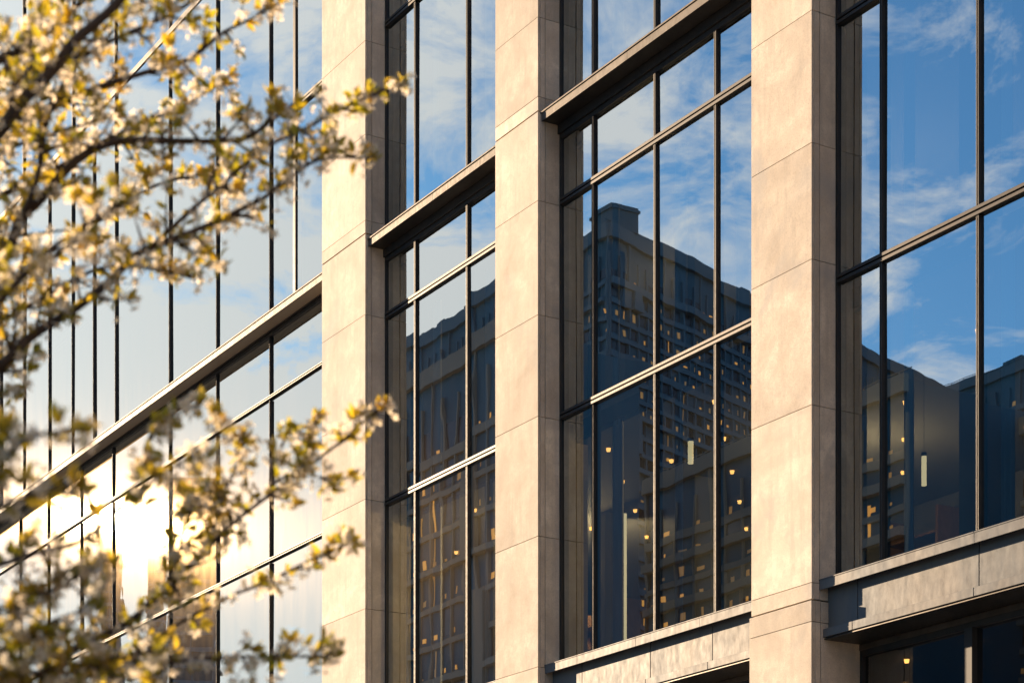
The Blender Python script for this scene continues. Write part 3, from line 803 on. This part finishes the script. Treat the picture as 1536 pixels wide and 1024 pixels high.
# lower limbs
branch([(-200, 1120, 5.0), (0, 1010, 4.8), (100, 977, 4.8), (142, 957, 4.8), (186, 937, 4.8), (222, 906, 4.8), (252, 872, 4.8), (300, 836, 4.8), (322, 811, 4.8), (352, 782, 4.8), (392, 751, 4.85), (432, 721, 4.9), (468, 695, 4.95), (514, 660, 5.0), (546, 632, 5.05), (566, 614, 5.05)], 0.019, 0.0028, (0.06, 0.17), 0.062, bare=0.14, dens=0.6)
branch([(-200, 1190, 5.0), (40, 1050, 4.9), (178, 998, 4.9), (222, 966, 4.9), (272, 932, 4.9), (322, 906, 4.9), (352, 891, 4.9), (402, 871, 4.95), (452, 846, 5.0), (500, 826, 5.0), (524, 812, 5.0)], 0.013, 0.0025, (0.06, 0.16), 0.06, bare=0.2, dens=0.6)
branch([(-200, 1130, 4.6), (-20, 1020, 4.5), (100, 1008, 4.5), (200, 998, 4.5), (300, 988, 4.5), (350, 984, 4.5), (400, 984, 4.55), (450, 984, 4.6), (494, 983, 4.6)], 0.012, 0.0025, (0.08, 0.18), 0.05, bare=0.0, dens=0.7)
branch([(-180, 900, 4.2), (0, 846, 3.9), (50, 830, 3.85), (120, 812, 3.85), (162, 777, 3.85), (202, 742, 3.85), (242, 712, 3.9), (288, 682, 3.9), (330, 650, 3.9)], 0.012, 0.003, (0.06, 0.16), 0.06, dens=0.7)
branch([(-200, 800, 3.6), (-60, 720, 3.2), (0, 685, 3.15), (50, 655, 3.1), (100, 645, 3.1)], 0.012, 0.003, (0.08, 0.20), 0.04, dens=0.9)
branch([(-200, 900, 3.8), (-60, 780, 3.4), (0, 760, 3.35), (60, 740, 3.35), (110, 735, 3.35)], 0.010, 0.003, (0.06, 0.14), 0.05, dens=0.8)
branch([(-220, 980, 4.2), (-40, 925, 3.9), (30, 900, 3.85), (90, 880, 3.85), (140, 850, 3.85)], 0.010, 0.003, (0.08, 0.18), 0.05, dens=0.8)
branch([(-220, 1080, 4.1), (-40, 1000, 3.8), (30, 960, 3.75), (80, 930, 3.75), (130, 915, 3.75)], 0.010, 0.003, (0.08, 0.20), 0.045, dens=0.9)
branch([(-220, 1160, 4.0), (0, 1060, 3.8), (60, 1010, 3.8), (150, 990, 3.8), (230, 975, 3.8)], 0.010, 0.003, (0.08, 0.20), 0.045, dens=0.9)
branch([(322, 790, 4.8), (336, 745, 4.8), (352, 700, 4.8), (364, 665, 4.8)], 0.005, 0.0025, (0.05, 0.12), 0.045, start=[cp(300, 836, 4.8)])
branch([(262, 850, 4.7), (278, 790, 4.7), (300, 740, 4.65)], 0.005, 0.0025, (0.05, 0.13), 0.05, start=[cp(252, 872, 4.8)])
branch([(430, 650, 4.95), (456, 650, 4.95), (470, 640, 4.95)], 0.004, 0.002, (0.04, 0.10), 0.05, start=[cp(400, 745, 4.9)])
branch([(440, 712, 4.9), (490, 716, 4.9), (520, 716, 4.9)], 0.004, 0.002, (0.03, 0.08), 0.05, start=[cp(432, 721, 4.9)])
branch([(560, 665, 5.1), (590, 640, 5.1)] if False else [(230, 640, 4.3), (262, 620, 4.3), (290, 610, 4.3)], 0.004, 0.002, (0.05, 0.12), 0.05, start=[cp(200, 742, 4.2)])
# limbs that leave to the left of the view, away from the camera
def wild(d, L_, r):
    pts = [CROTCH + UP * 0.1]; dd = Vector(d).normalized()
    for i in range(5):
        dd = (dd + rv(0.12) + UP * 0.06).normalized(); pts.append(pts[-1] + dd * L_ / 5)
    pp, rr = smooth_path(pts, [r * (1 - 0.16 * i) for i in range(6)], 5)
    wb, bb, lb = Buf(), Buf(), Buf(); tube(wb, pp, rr, 8)
    for i in range(8, len(pp)):
        for _ in range(2): twig(bb, lb, wb, pp[i], (rv(1) + dd * 0.7), rt.uniform(0.2, 0.5), 0.005, 1.1, 0.7, 0.6)
    o = tl(wb.build('branch', [M['bark']], tree, True)); tag(bb.build('blossoms', [M['petal'], M['anther']], o), kind='stuff'); tag(lb.build('leaves', [M['leaf']], o), kind='stuff')
for k in range(5):
    an = 2.2 + k * 0.55
    wild(RT * math.cos(an) * 1.0 + FW * math.sin(an) * 0.9 + UP * 1.1, 2.1, 0.05)
